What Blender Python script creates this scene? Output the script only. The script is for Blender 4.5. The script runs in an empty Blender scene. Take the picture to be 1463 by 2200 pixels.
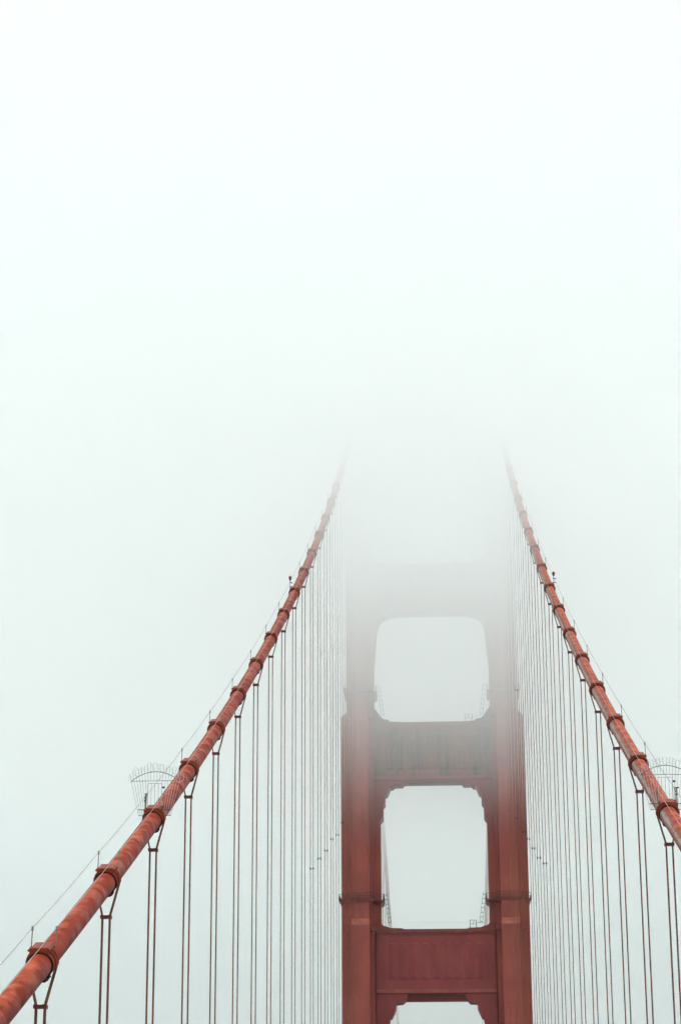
import bpy, math, random
from mathutils import Vector, Matrix

random.seed(7)
sc = bpy.context.scene
C = sc.collection
R = math.radians

# ------------------------------------------------------------------ camera
PITCH, YAW, ROLL = R(17.0), R(-2.726), R(-0.246)
cam_data = bpy.data.cameras.new('camera')
cam = bpy.data.objects.new('camera', cam_data)
C.objects.link(cam)
fwd = Vector((math.sin(YAW)*math.cos(PITCH), math.cos(YAW)*math.cos(PITCH), math.sin(PITCH)))
rgt = Vector((math.cos(YAW), -math.sin(YAW), 0.0))
upv = rgt.cross(fwd)
r2 = rgt*math.cos(ROLL) + upv*math.sin(ROLL)
u2 = upv*math.cos(ROLL) - rgt*math.sin(ROLL)
M = Matrix((r2, u2, -fwd)).transposed().to_4x4()
M.translation = Vector((1.739, 0.0, 0.0))
cam.matrix_world = M
cam_data.sensor_fit = 'VERTICAL'
cam_data.sensor_height = 36.0
cam_data.lens = 4520.5/2200.0*36.0
cam_data.clip_start = 0.5
cam_data.clip_end = 9000.0
sc.camera = cam

# ------------------------------------------------------------------ sky, sun, exposure
SUN_EL, SUN_AZ = R(80), R(190)           # azimuth clockwise from +Y: high behind the tower, a little to the right
world = bpy.data.worlds.new('World')
sc.world = world
world.use_nodes = True
wn, wl = world.node_tree.nodes, world.node_tree.links
wn.clear()
sky = wn.new('ShaderNodeTexSky')
sky.sky_type = 'NISHITA'
sky.sun_disc = False
sky.sun_elevation = SUN_EL
sky.sun_rotation = SUN_AZ
sky.dust_density = 4.0
hsv = wn.new('ShaderNodeHueSaturation')
hsv.inputs['Saturation'].default_value = 0.17
bg = wn.new('ShaderNodeBackground')
bg.inputs['Strength'].default_value = 0.15
wo = wn.new('ShaderNodeOutputWorld')
wl.new(sky.outputs[0], hsv.inputs['Color'])
wl.new(hsv.outputs[0], bg.inputs['Color'])
wl.new(bg.outputs[0], wo.inputs['Surface'])

sun_data = bpy.data.lights.new('sun', 'SUN')
sun_data.energy = 1.5
sun_data.angle = R(25)
sun_data.color = (1.0, 0.96, 0.91)
sun = bpy.data.objects.new('sun', sun_data)
C.objects.link(sun)
sd = Vector((math.sin(SUN_AZ)*math.cos(SUN_EL), math.cos(SUN_AZ)*math.cos(SUN_EL), math.sin(SUN_EL)))
sun.rotation_euler = sd.to_track_quat('Z', 'Y').to_euler()
sun.location = sd*500

sc.view_settings.view_transform = 'Standard'
sc.view_settings.look = 'None'
sc.view_settings.exposure = 0.46
sc.view_settings.gamma = 1.0
sc.render.engine = 'CYCLES'
cy = sc.cycles
cy.max_bounces = 44
cy.volume_bounces = 40
cy.diffuse_bounces = 3
cy.glossy_bounces = 2
cy.volume_step_rate = 0.8
cy.use_denoising = True
try:
    cy.denoiser = 'OPENIMAGEDENOISE'
    cy.denoising_input_passes = 'RGB_ALBEDO_NORMAL'; cy.denoising_prefilter = 'ACCURATE'
except Exception:
    pass

# ------------------------------------------------------------------ materials
class NT:
    def __init__(s, name):
        s.m = bpy.data.materials.new(name)
        s.m.use_nodes = True
        s.t = s.m.node_tree
        s.p = s.t.nodes['Principled BSDF']
    def n(s, kind, **kw):
        nd = s.t.nodes.new(kind)
        for k, v in kw.items():
            setattr(nd, k, v)
        return nd
    def l(s, a, b):
        s.t.links.new(a, b)
    def noise(s, vec, scale, detail=4.0, rough=0.55, stretch=None, coord='Object'):
        if vec is None:
            vec = s.n('ShaderNodeTexCoord').outputs[coord]
        if stretch:
            mp = s.n('ShaderNodeMapping')
            mp.inputs['Scale'].default_value = stretch
            s.l(vec, mp.inputs['Vector'])
            vec = mp.outputs[0]
        nz = s.n('ShaderNodeTexNoise')
        nz.inputs['Scale'].default_value = scale
        nz.inputs['Detail'].default_value = detail
        nz.inputs['Roughness'].default_value = rough
        s.l(vec, nz.inputs['Vector'])
        return nz.outputs['Fac']
    def ramp(s, fac, a, b, va=0.0, vb=1.0):
        mr = s.n('ShaderNodeMapRange', interpolation_type='SMOOTHSTEP')
        mr.inputs[1].default_value = a
        mr.inputs[2].default_value = b
        mr.inputs[3].default_value = va
        mr.inputs[4].default_value = vb
        s.l(fac, mr.inputs[0])
        return mr.outputs[0]
    def mix(s, fac, a, b):
        mx = s.n('ShaderNodeMix', data_type='RGBA')
        for sock, v in ((mx.inputs[0], fac), (mx.inputs[6], a), (mx.inputs[7], b)):
            if hasattr(v, 'links'):
                s.l(v, sock)
            elif isinstance(v, (int, float)):
                sock.default_value = v
            else:
                sock.default_value = (*v, 1.0)
        return mx.outputs[2]
    def math(s, op, a, b=0.0):
        md = s.n('ShaderNodeMath', operation=op)
        for sock, v in ((md.inputs[0], a), (md.inputs[1], b)):
            if hasattr(v, 'links'):
                s.l(v, sock)
            else:
                sock.default_value = v
        return md.outputs[0]
    def done(s, col, rough=0.6, spec=0.4, bump=None, bump_d=0.02):
        if hasattr(col, 'links'):
            s.l(col, s.p.inputs['Base Color'])
        else:
            s.p.inputs['Base Color'].default_value = (*col, 1)
        if hasattr(rough, 'links'):
            s.l(rough, s.p.inputs['Roughness'])
        else:
            s.p.inputs['Roughness'].default_value = rough
        s.p.inputs['Specular IOR Level'].default_value = spec
        if bump is not None:
            b = s.n('ShaderNodeBump')
            b.inputs['Strength'].default_value = 0.6
            b.inputs['Distance'].default_value = bump_d
            s.l(bump, b.inputs['Height'])
            s.l(b.outputs[0], s.p.inputs['Normal'])
        return s.m

RED   = (0.235, 0.052, 0.036)
RED_D = (0.165, 0.036, 0.030)
ORNG  = (0.46, 0.105, 0.040)

def mat_leg():
    t = NT('tower_leg_paint')
    big = t.noise(None, 0.16, 5, 0.6)
    streak = t.noise(None, 1.3, 4, 0.6, stretch=(1, 1, 0.05))
    fine = t.noise(None, 2.2, 3, 0.6)
    c = t.mix(t.ramp(big, 0.35, 0.7), (0.265, 0.058, 0.046), (0.335, 0.080, 0.058))
    c = t.mix(t.ramp(streak, 0.52, 0.75, 0, 0.55), c, RED_D)
    c = t.mix(t.ramp(fine, 0.66, 0.72, 0, 0.30), c, (0.33, 0.13, 0.10))
    # plate seams every few metres
    sep = t.n('ShaderNodeSeparateXYZ')
    t.l(t.n('ShaderNodeTexCoord').outputs['Object'], sep.inputs[0])
    fr = t.math('FRACT', t.math('MULTIPLY', sep.outputs[2], 1/3.4))
    seam = t.ramp(fr, 0.0, 0.03, 1, 0)
    c = t.mix(t.math('MULTIPLY', seam, 0.40), c, RED_D)
    return t.done(c, 0.6, 0.15, bump=fine, bump_d=0.03)

def mat_strut(dirty):
    t = NT('strut_paint_weathered' if dirty else 'strut_paint')
    big = t.noise(None, 0.22, 5, 0.6)
    streak = t.noise(None, 0.55 if dirty else 0.85, 5, 0.65, stretch=(1, 1, 0.07))
    fine = t.noise(None, 2.0, 4, 0.65)
    if dirty:
        c = t.mix(t.ramp(big, 0.35, 0.65), (0.185, 0.054, 0.034), (0.120, 0.056, 0.026))
        c = t.mix(t.ramp(streak, 0.53, 0.61, 0, 0.9), c, (0.020, 0.019, 0.012))
        c = t.mix(t.ramp(fine, 0.58, 0.66, 0, 0.35), c, (0.24, 0.10, 0.05))
    else:
        c = t.mix(t.ramp(big, 0.35, 0.7), (0.225, 0.043, 0.044), (0.275, 0.056, 0.052))
        c = t.mix(t.ramp(streak, 0.52, 0.72, 0, 0.5), c, (0.31, 0.085, 0.065))
        c = t.mix(t.ramp(fine, 0.62, 0.7, 0, 0.2), c, RED_D)
    return t.done(c, 0.55, 0.15, bump=fine, bump_d=0.03)

def mat_cable(kind):
    t = NT('cable_paint_' + kind)
    uv = t.n('ShaderNodeUVMap', uv_map='UVMap').outputs[0]       # u = metres along, v = turns round the cable
    sep = t.n('ShaderNodeSeparateXYZ')
    t.l(uv, sep.inputs[0])
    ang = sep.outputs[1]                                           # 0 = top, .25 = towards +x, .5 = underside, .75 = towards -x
    obj = t.n('ShaderNodeTexCoord').outputs['Object']
    big = t.noise(obj, 0.55, 4, 0.55)
    patch = t.noise(obj, 1.25, 2.5, 0.5)
    fine = t.noise(obj, 6.0, 4, 0.6)
    wrap = t.noise(uv, 1.0, 3, 0.6, stretch=(3.0, 0.8, 1))
    left = kind == 'left'
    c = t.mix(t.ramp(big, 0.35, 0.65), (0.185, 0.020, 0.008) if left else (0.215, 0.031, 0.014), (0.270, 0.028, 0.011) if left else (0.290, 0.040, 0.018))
    c = t.mix(t.ramp(wrap, 0.52, 0.72, 0, 0.18), c, (0.30, 0.038, 0.015))
    c = t.mix(t.ramp(fine, 0.62, 0.72, 0, 0.15), c, (0.15, 0.022, 0.012))
    # fresher orange coat flaking on the crown, also painting in the lit top
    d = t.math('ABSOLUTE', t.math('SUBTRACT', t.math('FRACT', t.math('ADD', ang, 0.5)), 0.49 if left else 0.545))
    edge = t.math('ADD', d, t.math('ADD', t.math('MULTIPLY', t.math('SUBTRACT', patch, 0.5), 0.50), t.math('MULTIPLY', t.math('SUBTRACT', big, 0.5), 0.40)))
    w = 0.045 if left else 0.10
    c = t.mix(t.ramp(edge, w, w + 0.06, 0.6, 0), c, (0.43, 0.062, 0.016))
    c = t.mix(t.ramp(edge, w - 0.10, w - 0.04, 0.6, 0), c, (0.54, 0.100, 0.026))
    if not left:
        # chalky, peeled flank facing the roadway
        g = t.math('ABSOLUTE', t.math('SUBTRACT', ang, 0.83))
        pm = t.math('SUBTRACT', t.math('ADD', t.math('MULTIPLY', fine, 0.40), t.math('ADD', t.math('MULTIPLY', patch, 0.45), t.math('MULTIPLY', big, 0.35))), t.math('MULTIPLY', g, 3.2))
        c = t.mix(t.ramp(pm, 0.28, 0.50, 0, 0.75), c, (0.21, 0.125, 0.100))
        c = t.mix(t.ramp(pm, 0.50, 0.60, 0, 0.85), c, (0.37, 0.305, 0.265))
    return t.done(c, t.ramp(patch, 0.3, 0.7, 0.38, 0.65), 0.08, bump=fine, bump_d=0.006)

def mat_plain(name, a, b, scale=3.0, rough=0.55, metal=0.0):
    t = NT(name)
    nz = t.noise(None, scale, 4, 0.6)
    m = t.done(t.mix(t.ramp(nz, 0.35, 0.68), a, b), rough, 0.2)
    t.p.inputs['Metallic'].default_value = metal
    return m

M_LEG, M_STRUT, M_STRUT_D = mat_leg(), mat_strut(False), mat_strut(True)
M_TRIM = mat_plain('trim_paint', (0.19, 0.040, 0.034), (0.25, 0.054, 0.042), 0.6)
M_LEDGE = mat_plain('ledge_paint', (0.26, 0.062, 0.042), (0.34, 0.095, 0.065), 0.9)
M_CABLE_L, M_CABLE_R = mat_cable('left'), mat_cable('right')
M_BAND = mat_plain('cable_band_paint', (0.210, 0.034, 0.018), (0.340, 0.054, 0.022), 2.2, 0.5)
M_CAULK = mat_plain('dark_caulking', (0.035, 0.016, 0.013), (0.06, 0.025, 0.02), 5.0, 0.7)
M_ROPE = mat_plain('rope_paint', (0.150, 0.054, 0.030), (0.220, 0.076, 0.042), 1.4, 0.6)
M_BAR = mat_plain('spreader_paint', (0.13, 0.022, 0.024), (0.17, 0.032, 0.028), 3.0, 0.55)
M_HAND = mat_plain('hand_rope_steel', (0.30, 0.26, 0.24), (0.42, 0.36, 0.33), 2.0, 0.5)
M_POST = mat_plain('stanchion_paint', (0.15, 0.15, 0.13), (0.22, 0.21, 0.19), 3.0, 0.5)
M_WIRE = mat_plain('gate_steel', (0.36, 0.38, 0.36), (0.48, 0.49, 0.46), 3.0, 0.5)
M_IRON = mat_plain('dark_iron', (0.030, 0.026, 0.026), (0.055, 0.045, 0.042), 4.0, 0.6)
M_FRAME = mat_plain('frame_iron', (0.085, 0.085, 0.08), (0.13, 0.13, 0.12), 4.0, 0.6)
M_LAMP = mat_plain('beacon_glass', (0.10, 0.018, 0.018), (0.16, 0.03, 0.025), 6.0, 0.25)
M_ROAD = mat_plain('asphalt', (0.045, 0.045, 0.047), (0.065, 0.064, 0.062), 1.5, 0.85)
def mat_water():
    # unseen; made pale nearby to brighten the fog, dark far out to dim it
    t = NT('sea_water_bounce')
    sep = t.n('ShaderNodeSeparateXYZ')
    t.l(t.n('ShaderNodeTexCoord').outputs['Object'], sep.inputs[0])
    nz = t.noise(None, 0.004, 4, 0.6)
    far = t.ramp(t.math('ADD', sep.outputs[1], t.math('MULTIPLY', nz, 200.0)), 620.0, 1100.0)
    c = t.mix(far, t.mix(nz, (0.43, 0.47, 0.47), (0.50, 0.54, 0.54)), (0.17, 0.21, 0.215))
    return t.done(c, 0.3, 0.3)
M_WATER = mat_water()

# ------------------------------------------------------------------ mesh helpers
class MB:
    """collects shapes and links them as ONE mesh object"""
    def __init__(s):
        s.v, s.f, s.uv, s.smooth = [], [], {}, set()
    def add(s, verts, faces, smooth=False):
        b = len(s.v)
        s.v += [tuple(p) for p in verts]
        for f in faces:
            if smooth:
                s.smooth.add(len(s.f))
            s.f.append(tuple(i + b for i in f))
    def box(s, a, b):
        x0, y0, z0 = a
        x1, y1, z1 = b
        s.add([(x0,y0,z0),(x1,y0,z0),(x1,y1,z0),(x0,y1,z0),(x0,y0,z1),(x1,y0,z1),(x1,y1,z1),(x0,y1,z1)],
              [(0,3,2,1),(4,5,6,7),(0,1,5,4),(1,2,6,5),(2,3,7,6),(3,0,4,7)])
    def hexa(s, p):
        s.add(p, [(0,3,2,1),(4,5,6,7),(0,1,5,4),(1,2,6,5),(2,3,7,6),(3,0,4,7)])
    def prism_xz(s, pts, y0, y1):
        """polygon in x,z extruded along y (any orientation)"""
        a = sum(pts[i][0]*pts[(i+1) % len(pts)][1] - pts[(i+1) % len(pts)][0]*pts[i][1] for i in range(len(pts)))
        if a < 0:
            pts = pts[::-1]
        n = len(pts)
        v = [(x, y0, z) for x, z in pts] + [(x, y1, z) for x, z in pts]
        f = [tuple(range(n)), tuple(range(2*n-1, n-1, -1))]
        f += [(i, i+n, (i+1) % n + n, (i+1) % n) for i in range(n)]
        s.add(v, f)
    def tube(s, pts, r, n=6, caps=True, smooth=True):
        pts = [Vector(p) for p in pts]
        rings = []
        ref = None
        for i, p in enumerate(pts):
            d = (pts[min(i+1, len(pts)-1)] - pts[max(i-1, 0)]).normalized()
            if ref is None:
                ref = Vector((1, 0, 0)) if abs(d.x) < 0.9 else Vector((0, 0, 1))
            a = (ref - d*ref.dot(d)).normalized()
            ref = a
            b = d.cross(a)
            rr = r[i] if isinstance(r, (list, tuple)) else r
            rings.append([p + (a*math.cos(2*math.pi*k/n) + b*math.sin(2*math.pi*k/n))*rr for k in range(n)])
        v = [q for ring in rings for q in ring]
        f = []
        for i in range(len(rings)-1):
            for k in range(n):
                f.append((i*n+k, i*n+(k+1) % n, (i+1)*n+(k+1) % n, (i+1)*n+k))
        s.add(v, f, smooth)
        if caps:
            s.add(rings[0], [tuple(range(n-1, -1, -1))])
            s.add(rings[-1], [tuple(range(n))])
    def loft(s, rings, caps=True):
        n = len(rings[0])
        v = [q for ring in rings for q in ring]
        f = []
        for i in range(len(rings)-1):
            for k in range(n):
                f.append((i*n+k, i*n+(k+1) % n, (i+1)*n+(k+1) % n, (i+1)*n+k))
        s.add(v, f)
        if caps:
            s.add(rings[0], [tuple(range(n-1, -1, -1))])
            s.add(rings[-1], [tuple(range(n))])
    def build(s, name, mat, parent=None, bevel=0.0):
        me = bpy.data.meshes.new(name)
        me.from_pydata(s.v, [], s.f)
        me.validate()
        me.update()
        if s.smooth and len(me.polygons) == len(s.f):
            for i in s.smooth:
                me.polygons[i].use_smooth = True
        me.materials.append(mat)
        o = bpy.data.objects.new(name, me)
        C.objects.link(o)
        if parent:
            o.parent = parent
        if bevel:
            md = o.modifiers.new('bevel', 'BEVEL')
            md.width = bevel
            md.segments = 2
            md.limit_method = 'ANGLE'
        return o

def empty(name, label, cat, loc, group=None):
    o = bpy.data.objects.new(name, None)
    C.objects.link(o)
    o.location = loc
    tag(o, label, cat, group)
    return o

def tag(o, label, cat, group=None):
    o['label'] = label
    o['category'] = cat
    if group:
        o['group'] = group

def structure(o, kind='structure'):
    o['kind'] = kind
    return o

# ------------------------------------------------------------------ setting: water and roadway
m = MB()
m.box((-1800, -600, -70.0), (1800, 2600, -69.0))
structure(m.build('water', M_WATER))
m = MB()
m.box((-13.2, -80, -2.6), (13.2, 1090, -1.72))
structure(m.build('road', M_ROAD))

# ------------------------------------------------------------------ tower
TX, TY = 0.18, 398.0
tower = empty('bridge_tower', 'tall red steel tower of two legs joined by cross struts, top lost in fog', 'bridge tower', (TX, TY, -69.0))
TZ = -69.0                                        # parts are written in world heights and lowered into the tower's own frame

def tp(mb):
    mb.v = [(x, y, z - TZ) for x, y, z in mb.v]
    return mb

def leg_outline(side, o, n, pil, fp, deep, panel):
    """plan outline of one leg; side = -1 left, +1 right; o / n = reach away from / towards the roadway"""
    def st(lim, t):
        return pil + (lim - pil)*t
    front = [(-o, 3.6), (-st(o, .72), 3.6), (-st(o, .72), 4.3), (-st(o, .48), 4.3), (-st(o, .48), 4.9),
             (-st(o, .22), 4.9), (-st(o, .22), 5.5), (-pil, 5.5), (-pil, fp), (pil, fp),
             (pil, 4.6), (pil + .42, 4.6), (pil + .42, 4.6 - deep*.5), (pil + .85, 4.6 - deep*.5), (pil + .85, 4.6 - deep),
             (min(pil + 1.35, n - .3), 4.6 - deep), (min(pil + 1.35, n - .3), panel), (n, panel)]
    pts = [(x, -f) for x, f in front] + [(x, f) for x, f in front[::-1]]
    cx = side*13.72
    pts = [(cx - side*x, y) for x, y in pts]      # x measured positive towards the roadway
    if side > 0:
        pts = pts[::-1]
    return pts

def leg(side):
    low = leg_outline(side, 3.55, 4.90, 1.63, 7.1, 2.2, 2.75)
    mid = leg_outline(side, 3.55, 3.68, 1.63, 6.4, 1.9, 2.55)
    upp = leg_outline(side, 2.52, 2.62, 1.56, 5.8, 1.7, 2.4)
    top = leg_outline(side, 2.35, 2.40, 1.40, 5.2, 1.5, 2.2)
    mb = MB()
    low2 = leg_outline(side, 3.55, 3.68, 1.63, 7.1, 2.2, 2.55)
    lv = [(low, -69), (low, 40.30), (low2, 40.42), (mid, 41.55), (mid, 79.75), (upp, 80.75), (upp, 111.0), (top, 112.0), (top, 143.0)]
    mb.loft([[(x, y, z) for x, y in o] for o, z in lv])
    o = tp(mb).build('leg', M_LEG, tower)
    return o

def pilaster_ledge(side, parent, z, fl, fu, pil, h):
    # bright sloping weathering ledge where the pilaster steps back
    cx = side*13.72
    mb = MB()
    w = pil + .02
    a, b = -(fl + .02), -(fu + .005)
    mb.hexa([(cx-w, a, z), (cx+w, a, z), (cx+w, b+.4, z-.05), (cx-w, b+.4, z-.05),
             (cx-w, a+.02, z+.06), (cx+w, a+.02, z+.06), (cx+w, b, z+h), (cx-w, b, z+h)])
    tp(mb).build('ledge', M_LEDGE, parent)
    for k in (-1, 1):
        mb = MB()
        x0 = cx + k*(pil + .10)
        x1 = cx + k*(pil + 1.0)
        x0, x1 = min(x0, x1), max(x0, x1)
        mb.hexa([(x0, -5.75, z-.75), (x1, -5.75, z-.75), (x1, -4.4, z-.75), (x0, -4.4, z-.75),
                 (x0, -5.70, z-.65), (x1, -5.70, z-.65), (x1, -4.6, z+.05), (x0, -4.6, z+.05)])
        tp(mb).build('ledge', M_TRIM, parent)

def catwalk(side, parent, z, o, n, pil, fp):
    """maintenance walkway ring round a leg: tapered floor brackets and a barred railing"""
    cx = side*13.72
    xo, xi = cx + side*o, cx - side*n
    x0, x1 = min(xo, xi), max(xo, xi)
    w = 0.50
    mb = MB()
    for (ya, yb, fr) in ((-4.2, -3.4, 1), (3.4, 4.2, 1)):
        pass
    # floor: a thin plate hugging the shaft, deeper under the sides
    outl = [(x0-w, -4.3), (cx-pil-.75, -4.3), (cx-pil-.75, -fp-.5), (cx+pil+.75, -fp-.5), (cx+pil+.75, -4.3), (x1+w, -4.3),
            (x1+w, 4.3), (x0-w, 4.3)]
    inn = [(x0+.1, -3.4), (cx-pil-.1, -3.4), (cx-pil-.1, -fp+.2), (cx+pil+.1, -fp+.2), (cx+pil+.1, -3.4), (x1-.1, -3.4), (x1-.1, 3.4), (x0+.1, 3.4)]
    mb.loft([[(x, y, z-.62) for x, y in inn], [(x, y, z-.10) for x, y in outl], [(x, y, z) for x, y in outl]])
    fl = tp(mb).build('catwalk', M_TRIM, parent)
    mb = MB()
    loop = outl + [outl[0]]
    for zz, r in ((z+1.12, .045), (z+.58, .03), (z+.08, .04)):
        for a, b in zip(loop[:-1], loop[1:]):
            mb.tube([(*a, zz), (*b, zz)], r, 5)
    for a, b in zip(loop[:-1], loop[1:]):
        L = math.hypot(b[0]-a[0], b[1]-a[1])
        k = max(1, int(L/.55))
        for i in range(k):
            t = i/k
            x, y = a[0]+(b[0]-a[0])*t, a[1]+(b[1]-a[1])*t
            mb.tube([(x, y, z), (x, y, z+1.15)], .028, 4)
    tp(mb).build('railing', M_IRON, fl)

def ladder(side, z0, z1, xa, xb):
    """caged ladder leaning from a strut end up to the catwalk; xa at foot, xb at head (distance from axis)"""
    mb = MB()
    y = -4.45
    for dx in (0.0, 0.52):
        mb.tube([(side*(xa - dx), y, z0), (side*(xb - dx), y, z1)], .035, 5)
    k = 7
    for i in range(k):
        t = (i + .5)/k
        x = side*(xa + (xb - xa)*t)
        z = z0 + (z1 - z0)*t
        mb.tube([(x, y, z), (x - side*.52, y, z)], .035, 5)
        mb.tube([(x, y, z), (x, y + .6, z), (x - side*.52, y + .6, z), (x - side*.52, y, z)], .02, 4)
    return tp(mb).build('ladder', M_IRON, tower)

def strut(z_soff, z_band, z_rib0, z_rib1, z_top, half, steps, bracket, mat, ribs=9, fascia=None):
    """cross strut: ribbed panel with cornice and lower moulding, stepped shoulders on top, stepped brackets below"""
    F, B = -3.0, 3.0
    s = empty_part('strut', tower)
    mb = MB()
    mb.box((-half, F, z_band - .10), (half, B, z_top - .02))
    mb.box((-half+.6, F + 1.6, z_soff), (half-.6, B - 1.6, z_band - .05))
    w = 2*(half-2.0)/ribs
    for sgn, yb in ((1, F), (-1, B)):
        for i in range(ribs):
            xa = -half + 2.0 + i*w
            xm, xb2 = xa + w/2, xa + w
            pr = yb - sgn*.27
            mb.add([(xa, yb+sgn*.02, z_rib0), (xm, yb+sgn*.02, z_rib0 - .12), (xb2, yb+sgn*.02, z_rib0), (xm, pr, z_rib0 + .52),
                    (xa, yb+sgn*.02, z_rib1), (xb2, yb+sgn*.02, z_rib1), (xm, pr, z_rib1 - .15)],
                   [f if sgn > 0 else f[::-1] for f in ((0,1,3), (1,2,3), (0,3,6,4), (3,2,5,6), (4,6,5))])
    body = tp(mb).build('strut', mat, tower)
    bpy.data.objects.remove(s)
    mb = MB()
    h = half + .04
    # cornice, stepped in section
    mb.box((-h, F-.38, z_top-.62), (h, B+.38, z_top))
    mb.box((-h, F-.20, z_top-.95), (h, B+.20, z_top-.62))
    tp(mb).build('cornice', M_TRIM, body, 0.05)
    mb = MB()
    mb.hexa([(-h, F-.12, z_band-.35), (h, F-.12, z_band-.35), (h, B+.12, z_band-.35), (-h, B+.12, z_band-.35),
             (-h, F-.40, z_band-.15), (h, F-.40, z_band-.15), (h, B+.40, z_band-.15), (-h, B+.40, z_band-.15)])
    mb.hexa([(-h, F-.40, z_band-.15), (h, F-.40, z_band-.15), (h, B+.40, z_band-.15), (-h, B+.40, z_band-.15),
             (-h, F-.06, z_band+.55), (h, F-.06, z_band+.55), (h, B+.06, z_band+.55), (-h, B+.06, z_band+.55)])
    tp(mb).build('moulding', M_TRIM, body)
    for side in (-1, 1):
        mb = MB()
        pts = [(side*x, z) for x, z in steps]
        mb.prism_xz(pts, F + .10, B - .10)
        tp(mb).build('shoulder', mat, body)
        mb = MB()
        mb.prism_xz([(side*x, z) for x, z in bracket], F + .05, B - .05)
        # raised stepped facing on the bracket
        zt = bracket[0][1]
        mb.prism_xz([(side*x, z) for x, z in ((10.3, zt-.1), (6.6, zt-.1), (7.4, zt-.9), (10.3, zt-.9))], F - .13, F + .1)
        mb.prism_xz([(side*x, z) for x, z in ((10.3, zt-.9), (7.9, zt-.9), (8.25, zt-1.5), (10.3, zt-1.5))], F - .05, F + .1)
        tp(mb).build('bracket', mat if mat is not M_STRUT_D else M_STRUT, body)
    return body

def empty_part(name, parent):
    o = bpy.data.objects.new(name, None)
    C.objects.link(o)
    o.parent = parent
    return o

for side in (-1, 1):
    lg = leg(side)
    pilaster_ledge(side, lg, 40.40, 7.1, 6.4, 1.63, 1.2)
    pilaster_ledge(side, lg, 79.80, 6.4, 5.8, 1.58, 1.0)
    catwalk(side, lg, 45.15, 3.55, 3.68, 1.63, 6.4)
    catwalk(side, lg, 84.6, 2.52, 2.62, 1.56, 5.8)
    ladder(side, 40.7, 46.5, 8.60, 9.45)
    ladder(side, 79.6, 86.0, 9.55, 10.4)

Z1, Z2 = 39.94, 78.78
strut(27.05, 28.55, 30.85, 37.4, Z1, 10.95,
      [(11.2, Z1-.3), (11.2, 41.15), (10.1, 41.12), (9.58, 40.60), (9.05, 40.52), (8.37, 40.22), (6.05, 40.15), (5.72, Z1-.3)],
      [(11.0, 28.35), (5.3, 28.35), (5.3, 27.65), (5.80, 27.05), (6.22, 26.65), (7.48, 26.57), (7.56, 25.55), (8.28, 23.98), (8.62, 23.9), (8.76, 22.9), (11.0, 22.9)],
      M_STRUT)
strut(67.35, 67.95, 69.6, 76.2, Z2, 11.0,
      [(11.3, Z2-.3), (11.3, 82.2), (10.85, 81.5), (9.75, 79.95), (9.22, 79.45), (8.36, 79.37), (8.07, 78.98), (5.95, 78.9), (5.65, Z2-.3)],
      [(11.1, 67.75), (5.4, 67.75), (5.4, 67.55), (5.85, 67.10), (7.28, 67.12), (7.63, 66.72), (8.12, 66.72), (8.74, 65.3), (9.10, 65.2), (9.12, 63.6), (9.50, 63.15), (9.53, 60.9), (9.95, 60.3), (11.1, 60.3)],
      M_STRUT_D)
strut(100.75, 101.2, 102.4, 108.0, 110.0, 11.1,
      [(11.4, 109.7), (11.4, 112.4), (10.4, 111.2), (9.6, 110.6), (6.2, 110.2), (5.9, 109.7)],
      [(11.3, 101.1), (5.7, 101.1), (5.7, 101.0), (6.75, 100.9), (9.35, 100.0), (10.1, 98.95), (10.45, 97.5), (10.7, 94.0), (10.98, 91.0), (11.3, 91.0)],
      M_STRUT)
strut(131.0, 132.2, 133.5, 139.0, 141.0, 11.3,
      [(11.5, 140.7), (11.5, 143.0), (10.6, 142.0), (6.2, 141.2), (5.9, 140.7)],
      [(11.4, 132.0), (5.8, 132.0), (5.8, 131.1), (7.0, 130.9), (9.5, 130.0), (10.3, 129.0), (10.6, 127.5), (11.0, 124.0), (11.4, 124.0)],
      M_STRUT)

# small railed hatch frames and the life line on the two struts in view
for z, xs in ((40.20, (6.4, 7.55)), (78.95, (6.25, 7.6))):
    mb = MB()
    y = -2.6
    h = 1.35
    for x in xs:
        mb.tube([(x, y, z-.2), (x, y, z+h)], .05, 5)
        mb.tube([(x, y+1.4, z-.2), (x, y+1.4, z+h)], .05, 5)
        mb.tube([(x, y, z+h), (x, y+1.4, z+h)], .04, 5)
    mb.tube([(xs[0], y, z+h), (xs[1], y, z+h)], .045, 5)
    mb.tube([(xs[0], y, z+.65), (xs[1], y, z+.65)], .035, 5)
    mb.tube([(xs[0]+.4, y, z+.6), (xs[0]+.8, y, z+1.2)], .05, 5)
    mb.tube([(-8.0, y, z+.95), (xs[0], y, z+.95)], .006, 4)
    mb.tube([(xs[1], y, z+.95), (9.0, y, z+.95)], .03, 4)
    tp(mb).build('railing', M_IRON, tower)

# ------------------------------------------------------------------ main cables
D0, Z0, S1, K2, PAN = 81.7936, 5.4706, 4.92987, 0.0796165, 15.24
DROP = 1.65                                     # spreader bar below the cable axis
def bar_z(i):
    return Z0 + S1*i + K2*i*i
def cz(y):                                        # height of cable axis
    if y <= TY:
        return bar_z((y - D0)/PAN) + DROP
    return TOPZ*((TY + 640.0 - y)/640.0)**2 + 0.3
TOPZ = bar_z((TY - D0)/PAN) + DROP
def slope(y):
    return (cz(y+.05) - cz(y-.05))/.1
RC = 0.46

def frame(y):
    t = Vector((0, 1, slope(y))).normalized()
    return t, Vector((0, -t.z, t.y))              # tangent, up-normal

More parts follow.
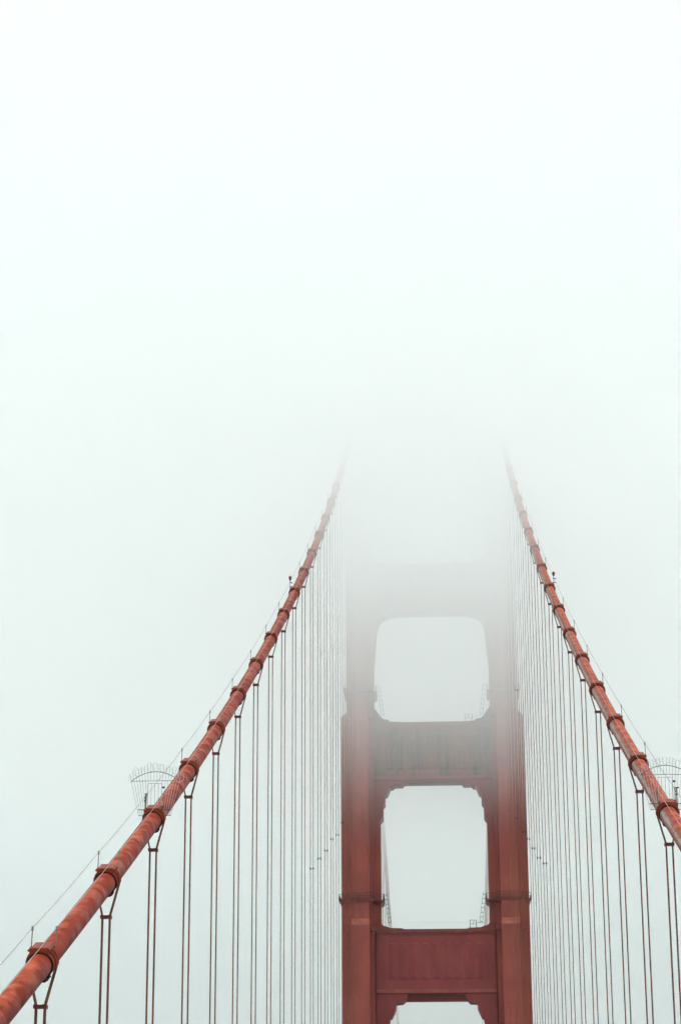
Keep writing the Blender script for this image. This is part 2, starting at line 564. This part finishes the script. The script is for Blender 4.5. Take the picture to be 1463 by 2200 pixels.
def sweep(x, ys, r, n, uv=True):
    v, f, uvs = [], [], []
    s, last = 0.0, None
    for j, y in enumerate(ys):
        p = Vector((x, y, cz(y)))
        if last is not None:
            s += (p - last).length
        last = p
        t, up = frame(y)
        for k in range(n + 1):
            a = 2*math.pi*k/n
            v.append(p + (up*math.cos(a) + Vector((1, 0, 0))*math.sin(a))*r)
            uvs.append((s, k/n))
    for j in range(len(ys)-1):
        for k in range(n):
            f.append((j*(n+1)+k, (j+1)*(n+1)+k, (j+1)*(n+1)+k+1, j*(n+1)+k+1))
    return v, f, uvs

def local_band(x, y):
    t, up = frame(y)
    return Matrix(((1, t.x, up.x, x), (0, t.y, up.y, y), (0, t.z, up.z, cz(y)), (0, 0, 0, 1)))

def ring_mesh(r, y0, y1, n=40, r2=None):
    mb = MB()
    r2 = r2 or r
    ring = lambda rr, y: [(rr*math.sin(2*math.pi*k/n), y, rr*math.cos(2*math.pi*k/n)) for k in range(n)]
    mb.loft([ring(.40, y0), ring(r, y0), ring(r2, y1), ring(.40, y1)], caps=False)
    for i in range(n, 2*n):
        mb.smooth.add(i)
    return mb

def band_protos():
    """the clamp that carries a suspender pair, in its own frame: y up the cable, z away from it"""
    a = ring_mesh(.528, -.46, .46)
    # saddle grooves for the ropes: two raised welts over the top
    for yy in (-.12, .20):
        pts = [(.575*math.sin(q), yy, .575*math.cos(q)) for q in [R(d) for d in range(-100, 101, 10)]]
        a.tube(pts, .05, 6)
    b = MB()                                       # top flange with bolt row
    b.prism_xz([(-.40, .52), (-.40, .60), (-.33, .69), (.33, .69), (.40, .60), (.40, .52), (.30, .40), (-.30, .40)], -.50, .52)
    for yy in (-.34, -.05, .24):
        for sx in (-1, 1):
            b.tube([(sx*.36, yy, .56), (sx*.48, yy, .56)], .05, 6)
    c = MB()                                       # bottom flange
    c.prism_xz([(-.20, -.50), (-.20, -.66), (.20, -.66), (.20, -.50)], -.44, .44)
    for yy in (-.30, 0, .30):
        c.tube([(-.27, yy, -.60), (.27, yy, -.60)], .045, 6)
    d = ring_mesh(.533, -.515, -.455)
    return a, b, c, d

def main_cable(side, mat, label):
    x = side*13.7
    root = empty('main_cable', label, 'bridge cable', (x, D0, cz(D0)), 'main cables of the suspension bridge')
    o0 = root.location
    def sh(vs):
        return [(p[0]-o0[0], p[1]-o0[1], p[2]-o0[2]) for p in vs]
    ys = [20 + 2.0*k for k in range(190)]
    ys = [y for y in ys if y < TY] + [TY]
    v, f, uvs = sweep(x, ys, RC, 40)
    def mk(name, v, f, uvs, mat):
        me = bpy.data.meshes.new(name)
        me.from_pydata(sh(v), [], f)
        me.update()
        ul = me.uv_layers.new(name='UVMap')
        for lp in me.loops:
            ul.data[lp.index].uv = uvs[lp.vertex_index]
        for p in me.polygons:
            p.use_smooth = True
        me.materials.append(mat)
        o = bpy.data.objects.new(name, me)
        C.objects.link(o)
        o.parent = root
        return o
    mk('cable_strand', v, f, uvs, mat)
    v, f, uvs = sweep(x, [TY + 10.0*k for k in range(0, 68)], RC, 16)
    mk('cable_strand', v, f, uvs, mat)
    first = {}
    for i in range(-3, 21):
        y = D0 + PAN*i
        mw = local_band(x, y)
        mw.translation = mw.translation - Vector(o0)
        if not PROTO:
            a, b, c, d = band_protos()
            PROTO['a'] = a.build('cable_band', M_BAND, root, 0.0)
            PROTO['b'] = b.build('flange', M_BAND, PROTO['a'], 0.018)
            PROTO['c'] = c.build('flange', M_CAULK, PROTO['a'], 0.018)
            PROTO['d'] = d.build('seal_ring', M_CAULK, PROTO['a'])
            PROTO['a'].matrix_local = mw
        else:
            n = PROTO['a'].copy()
            C.objects.link(n)
            n.parent = root
            n.matrix_local = mw
            for k in 'bcd':
                q = PROTO[k].copy()
                C.objects.link(q)
                q.parent = n
    # hand ropes and their stanchions, either side of the cable
    H = 1.28
    for sx in (-1, 1):
        mb = MB()
        pts = []
        for i in range(-3, 21):
            y = D0 + PAN*i + .25
            for t in (0, .25, .5, .75):
                yy = y + PAN*t
                if yy < TY - 4:
                    pts.append((x + sx*.47, yy, cz(yy) + H - .05*4*t*(1-t)))
        mb.tube(pts, .016, 5)
        mb.v = sh(mb.v)
        mb.build('hand_rope', M_HAND, root)
        for i in range(-3, 20):
            y = D0 + PAN*i + .25
            mb = MB()
            z = cz(y)
            mb.tube([(x + sx*.47, y - .1, z + .40), (x + sx*.47, y, z + H + .04)], .022, 6)
            mb.tube([(x + sx*.47, y, z + H - .10), (x + sx*.47, y, z + H + .06)], .045, 6)
            mb.v = sh(mb.v)
            mb.build('stanchion', M_POST, root)
    return root

PROTO = {}
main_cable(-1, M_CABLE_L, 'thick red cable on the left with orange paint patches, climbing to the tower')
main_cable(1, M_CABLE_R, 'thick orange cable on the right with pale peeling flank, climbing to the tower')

# ------------------------------------------------------------------ suspender ropes
ORD = ['lowest', 'second lowest', 'third lowest', 'fourth lowest', 'fifth lowest', 'sixth lowest', 'seventh lowest', 'eighth lowest', 'ninth lowest', 'tenth lowest',
       'eleventh', 'twelfth', 'thirteenth', 'fourteenth', 'fifteenth', 'sixteenth', 'seventeenth', 'eighteenth', 'nineteenth', 'twentieth', 'twenty-first']
SPACER = {-1: {11: 32.4, 12: 35.6, 13: 38.7, 14: 42.4, 15: 45.2, 16: 49.3, 17: 73.7}, 1: {11: 32.7, 12: 35.4, 13: 38.7, 14: 42.1, 15: 45.3, 16: 69.9, 17: 52.0}}

def suspender(side, i, lab):
    x, y = side*13.7, D0 + PAN*i
    zb, z = bar_z(i), cz(y)
    root = empty('suspender_ropes', lab, 'suspender ropes', (x, y, -1.72), 'paired suspender ropes hanging from the main cables')
    zz = -1.72
    for sx in (-1, 1):
        for sy in (-.15, .15):
            mb = MB()
            pts = [(sx*.565*math.sin(R(a)), sy + .04, z - zz + .565*math.cos(R(a))) for a in (12, 40, 65, 85)]
            pts += [(sx*.555, sy + .03, z - zz - .10), (sx*.17, sy, zb - zz + .04), (sx*.17, sy, zb - zz - .25), (sx*.17, sy, 0.0)]
            mb.tube(pts, .030, 7)
            mb.build('rope', M_ROPE, root)
    mb = MB()
    mb.box((-.245, -.20, zb - zz - .065), (.245, .20, zb - zz + .075))
    mb.box((-.250, -.21, zb - zz - .075), (-.10, .21, zb - zz + .085))
    mb.box((.10, -.21, zb - zz - .075), (.250, .21, zb - zz + .085))
    mb.build('spreader_bar', M_BAR, root, .012)
    if i in SPACER[side]:
        zs = SPACER[side][i] - zz
        mb = MB()
        mb.tube([(-.17, 0, zs), (.17, 0, zs)], .022, 6)
        for sx, sy in ((-1, -.15), (-1, .15), (1, -.15), (1, .15)):
            mb.tube([(sx*.17, sy, zs-.14), (sx*.17, sy, zs-.05), (sx*.17, sy, zs+.05), (sx*.17, sy, zs+.14)], [.05, .085, .085, .05], 8)
        mb.build('rope_clamp', M_IRON, root)

for side, name, i0 in ((-1, 'left', 0), (1, 'right', 2)):
    for i in range(i0, 20):
        w = ORD[i - i0]
        at = '%s clamp' % w if i - i0 < 10 else '%s clamp upwards' % w
        what = 'twin suspender ropes' if i < 11 else ('twin ropes with a dark spacer' if i <= 15 else 'faint twin ropes half lost in fog')
        suspender(side, i, '%s under the %s cable, at its %s' % (what, name, at))

# suspenders of the main span, beyond the tower: a faint grey mass through the tower's openings
mb = MB()
for side in (-1, 1):
    for k in range(1, 40):
        y = TY + PAN*k
        for sx in (-1, 1):
            mb.tube([(side*13.7 + sx*.17, y, 0.0), (side*13.7 + sx*.17, y, cz(y) - .4)], .05, 5)
o = mb.build('distant_suspender_ropes', M_ROPE)
tag(o, 'faint pale curtain of distant suspender ropes seen through the tower openings beside the legs', 'suspender ropes')
o['kind'] = 'stuff'

# ------------------------------------------------------------------ anti-climb gates on the cables
def gate(side, label):
    x, y = side*13.7, D0 + PAN*2 + .30
    z = cz(y)
    g = empty('security_gate', label, 'gate', (x, y, z), 'barred gates across the main cables')
    Hb, Ht = .46, 2.02
    def fx(u, h):                                   # fan: u = -1..1 across, h height
        return u*(.95 + (h - Hb)/(Ht - Hb)*.36)
    arch = lambda u: Ht + .50*(1 - u*u)
    mb = MB()
    mb.tube([(fx(-1, Ht), 0, Ht), (fx(1, Ht), 0, Ht)], .015, 5)
    mb.tube([(fx(-.96, Hb), 0, Hb), (fx(.96, Hb), 0, Hb)], .024, 5)
    pts = [(fx(u, Ht)*1.0, 0, arch(u)) for u in [k/12 for k in range(-12, 13)]]
    mb.tube(pts, .019, 5)
    mb.tube([(fx(-.98, .2), 0, .14), (fx(-.45, .2), 0, .14)], .018, 5)
    mb.tube([(fx(.98, .2), 0, .14), (fx(.62, .2), 0, .14)], .018, 5)
    mb.build('frame', M_FRAME, g)
    mb = MB()
    n = 17
    for k in range(n + 1):
        u = -1 + 2*k/n
        top = arch(u) + .42
        door = abs(u + .02) < .30
        if door:
            mb.tube([(fx(u, Ht + .02), 0, Ht), (fx(u, top), 0, top)], .010, 4)
        else:
            mb.tube([(fx(u, .14), 0, .14), (fx(u, top), 0, top)], .010, 4)
    for k in range(2*n + 1):
        u = -1 + k/n
        if abs(u) > .5:
            mb.tube([(fx(u, .14), 0, .14), (fx(u, Hb), 0, Hb)], .007, 4)
    mb.build('bars', M_WIRE, g)
    mb = MB()                                       # door leaf
    dx0, dx1, dz0, dz1 = -.40, .36, .60, 1.88
    for a, b in (((dx0, dz0), (dx1, dz0)), ((dx1, dz0), (dx1, dz1)), ((dx1, dz1), (dx0, dz1)), ((dx0, dz1), (dx0, dz0))):
        mb.tube([(a[0], -.02, a[1]), (b[0], -.02, b[1])], .016, 4)
    for k in range(1, 4):
        q = dx0 + (dx1 - dx0)*k/4
        mb.tube([(q, -.02, dz0), (q, -.02, dz1)], .012, 4)
    mb.build('door', M_WIRE, g)
    s = 1 if side < 0 else 1
    mb = MB()
    for (q, h) in ((.44, 1.66), (.44, .62)):
        mb.box((q - .075, -.05, h - .045), (q + .075, .05, h + .045))
    mb.build('hinge', M_BAR, g)
    mb = MB()                                       # latch post
    px = -.52 if side < 0 else .56
    mb.tube([(px, -.03, .10), (px, -.03, 1.30)], .026, 6)
    for h in (.36, .95, 1.12):
        mb.box((px - .07, -.06, h - .03), (px + .04, .02, h + .03))
    mb.box((px - .03, -.05, 1.28), (px + .13, .03, 1.34))
    mb.build('latch_post', M_IRON, g)
    rr = random.Random(5 + side)
    mb = MB()                                       # razor wire loops along the arch
    for k in range(9):
        u = -1.0 + 2.0*k/8 + rr.uniform(-.04, .04)
        cxx, czz = fx(u, arch(u) + .25), arch(u) + rr.uniform(.14, .34)
        ra, rb = rr.uniform(.09, .17), rr.uniform(.16, .26)
        tw = rr.uniform(-.5, .5)
        pts = []
        for q in range(15):
            a = 2*math.pi*q/14
            pts.append((cxx + ra*math.cos(a)*math.cos(tw) - .05*math.sin(a), ra*math.cos(a)*math.sin(tw) + .02*q, czz + rb*math.sin(a)))
        mb.tube(pts, .008, 4, caps=False)
    # wider loops hung on the two ends
    for u, w in ((.96, .22),):
        pts = [(fx(u, 2.3) + w*math.cos(a), .05*math.sin(a), 2.25 + .32*math.sin(a)) for a in [2*math.pi*q/16 for q in range(17)]]
        mb.tube(pts, .010, 4, caps=False)
    mb.build('razor_wire', M_WIRE, g)

gate(-1, 'fan shaped barred gate topped with razor wire astride the left main cable')
gate(1, 'fan shaped barred gate cut by the right picture edge, astride the right main cable')

# ------------------------------------------------------------------ aircraft warning beacons
def beacon(side, label):
    x, y = side*14.17, D0 + PAN*9 + .25
    z = cz(y)
    b = empty('warning_beacon', label, 'beacon', (x, y, z), 'warning beacons on the main cables')
    mb = MB()
    mb.tube([(0, 0, .40), (0, 0, 1.55)], .030, 6)
    mb.build('pole', M_IRON, b)
    mb = MB()
    for h in (.72, 1.16):
        mb.tube([(-.10, 0, h), (.24, 0, h)], .045, 5)
        mb.tube([(.22, 0, h - .12), (.22, 0, h)], .03, 5)
    mb.build('bracket', M_IRON, b)
    mb = MB()
    mb.tube([(0, 0, 1.42), (0, 0, 1.56)], [.07, .13], 10)
    mb.build('socket', M_IRON, b)
    mb = MB()
    prof = [(0, .11), (.06, .15), (.20, .16), (.30, .12), (.36, .04)]
    mb.tube([(0, 0, 1.56 + h) for h, r in prof], [r for h, r in prof], 12)
    mb.build('lamp', M_LAMP, b)

beacon(-1, 'small dark red beacon lamp on a short pole beside the left main cable')
beacon(1, 'small dark red beacon lamp on a short pole beside the right main cable')

# ------------------------------------------------------------------ fog: one closed box of air round everything, thickening with height into the low cloud
mb = MB()
mb.box((-2000, -800, -71.2), (2000, 2800, 160.0))
hz = NT('fog_air')
hz.t.nodes.remove(hz.p)
pv = hz.n('ShaderNodeVolumePrincipled')
pv.inputs['Color'].default_value = (0.9935, 1.0, 0.9985, 1)
pv.inputs['Anisotropy'].default_value = 0.76
sepz = hz.n('ShaderNodeSeparateXYZ')
geo = hz.n('ShaderNodeNewGeometry')
hz.l(geo.outputs['Position'], sepz.inputs[0])
wisp = hz.noise(geo.outputs['Position'], 0.014, 1.5, 0.5, stretch=(1, 0.7, 1.6))
hgt = hz.math('ADD', sepz.outputs[2], hz.math('MULTIPLY', hz.math('SUBTRACT', wisp, 0.5), 26.0))
dens = hz.ramp(hgt, 56.0, 92.0, 0.00005, 0.033)
dens = hz.math('ADD', dens, hz.ramp(hgt, 86.0, 112.0, 0.0, 0.040))
dens = hz.math('ADD', dens, hz.ramp(sepz.outputs[1], 415.0, 580.0, 0.0, 0.008))
hz.l(dens, pv.inputs['Density'])
hz.l(pv.outputs[0], hz.t.nodes['Material Output'].inputs['Volume'])
o = mb.build('haze', hz.m)
o['kind'] = 'stuff'
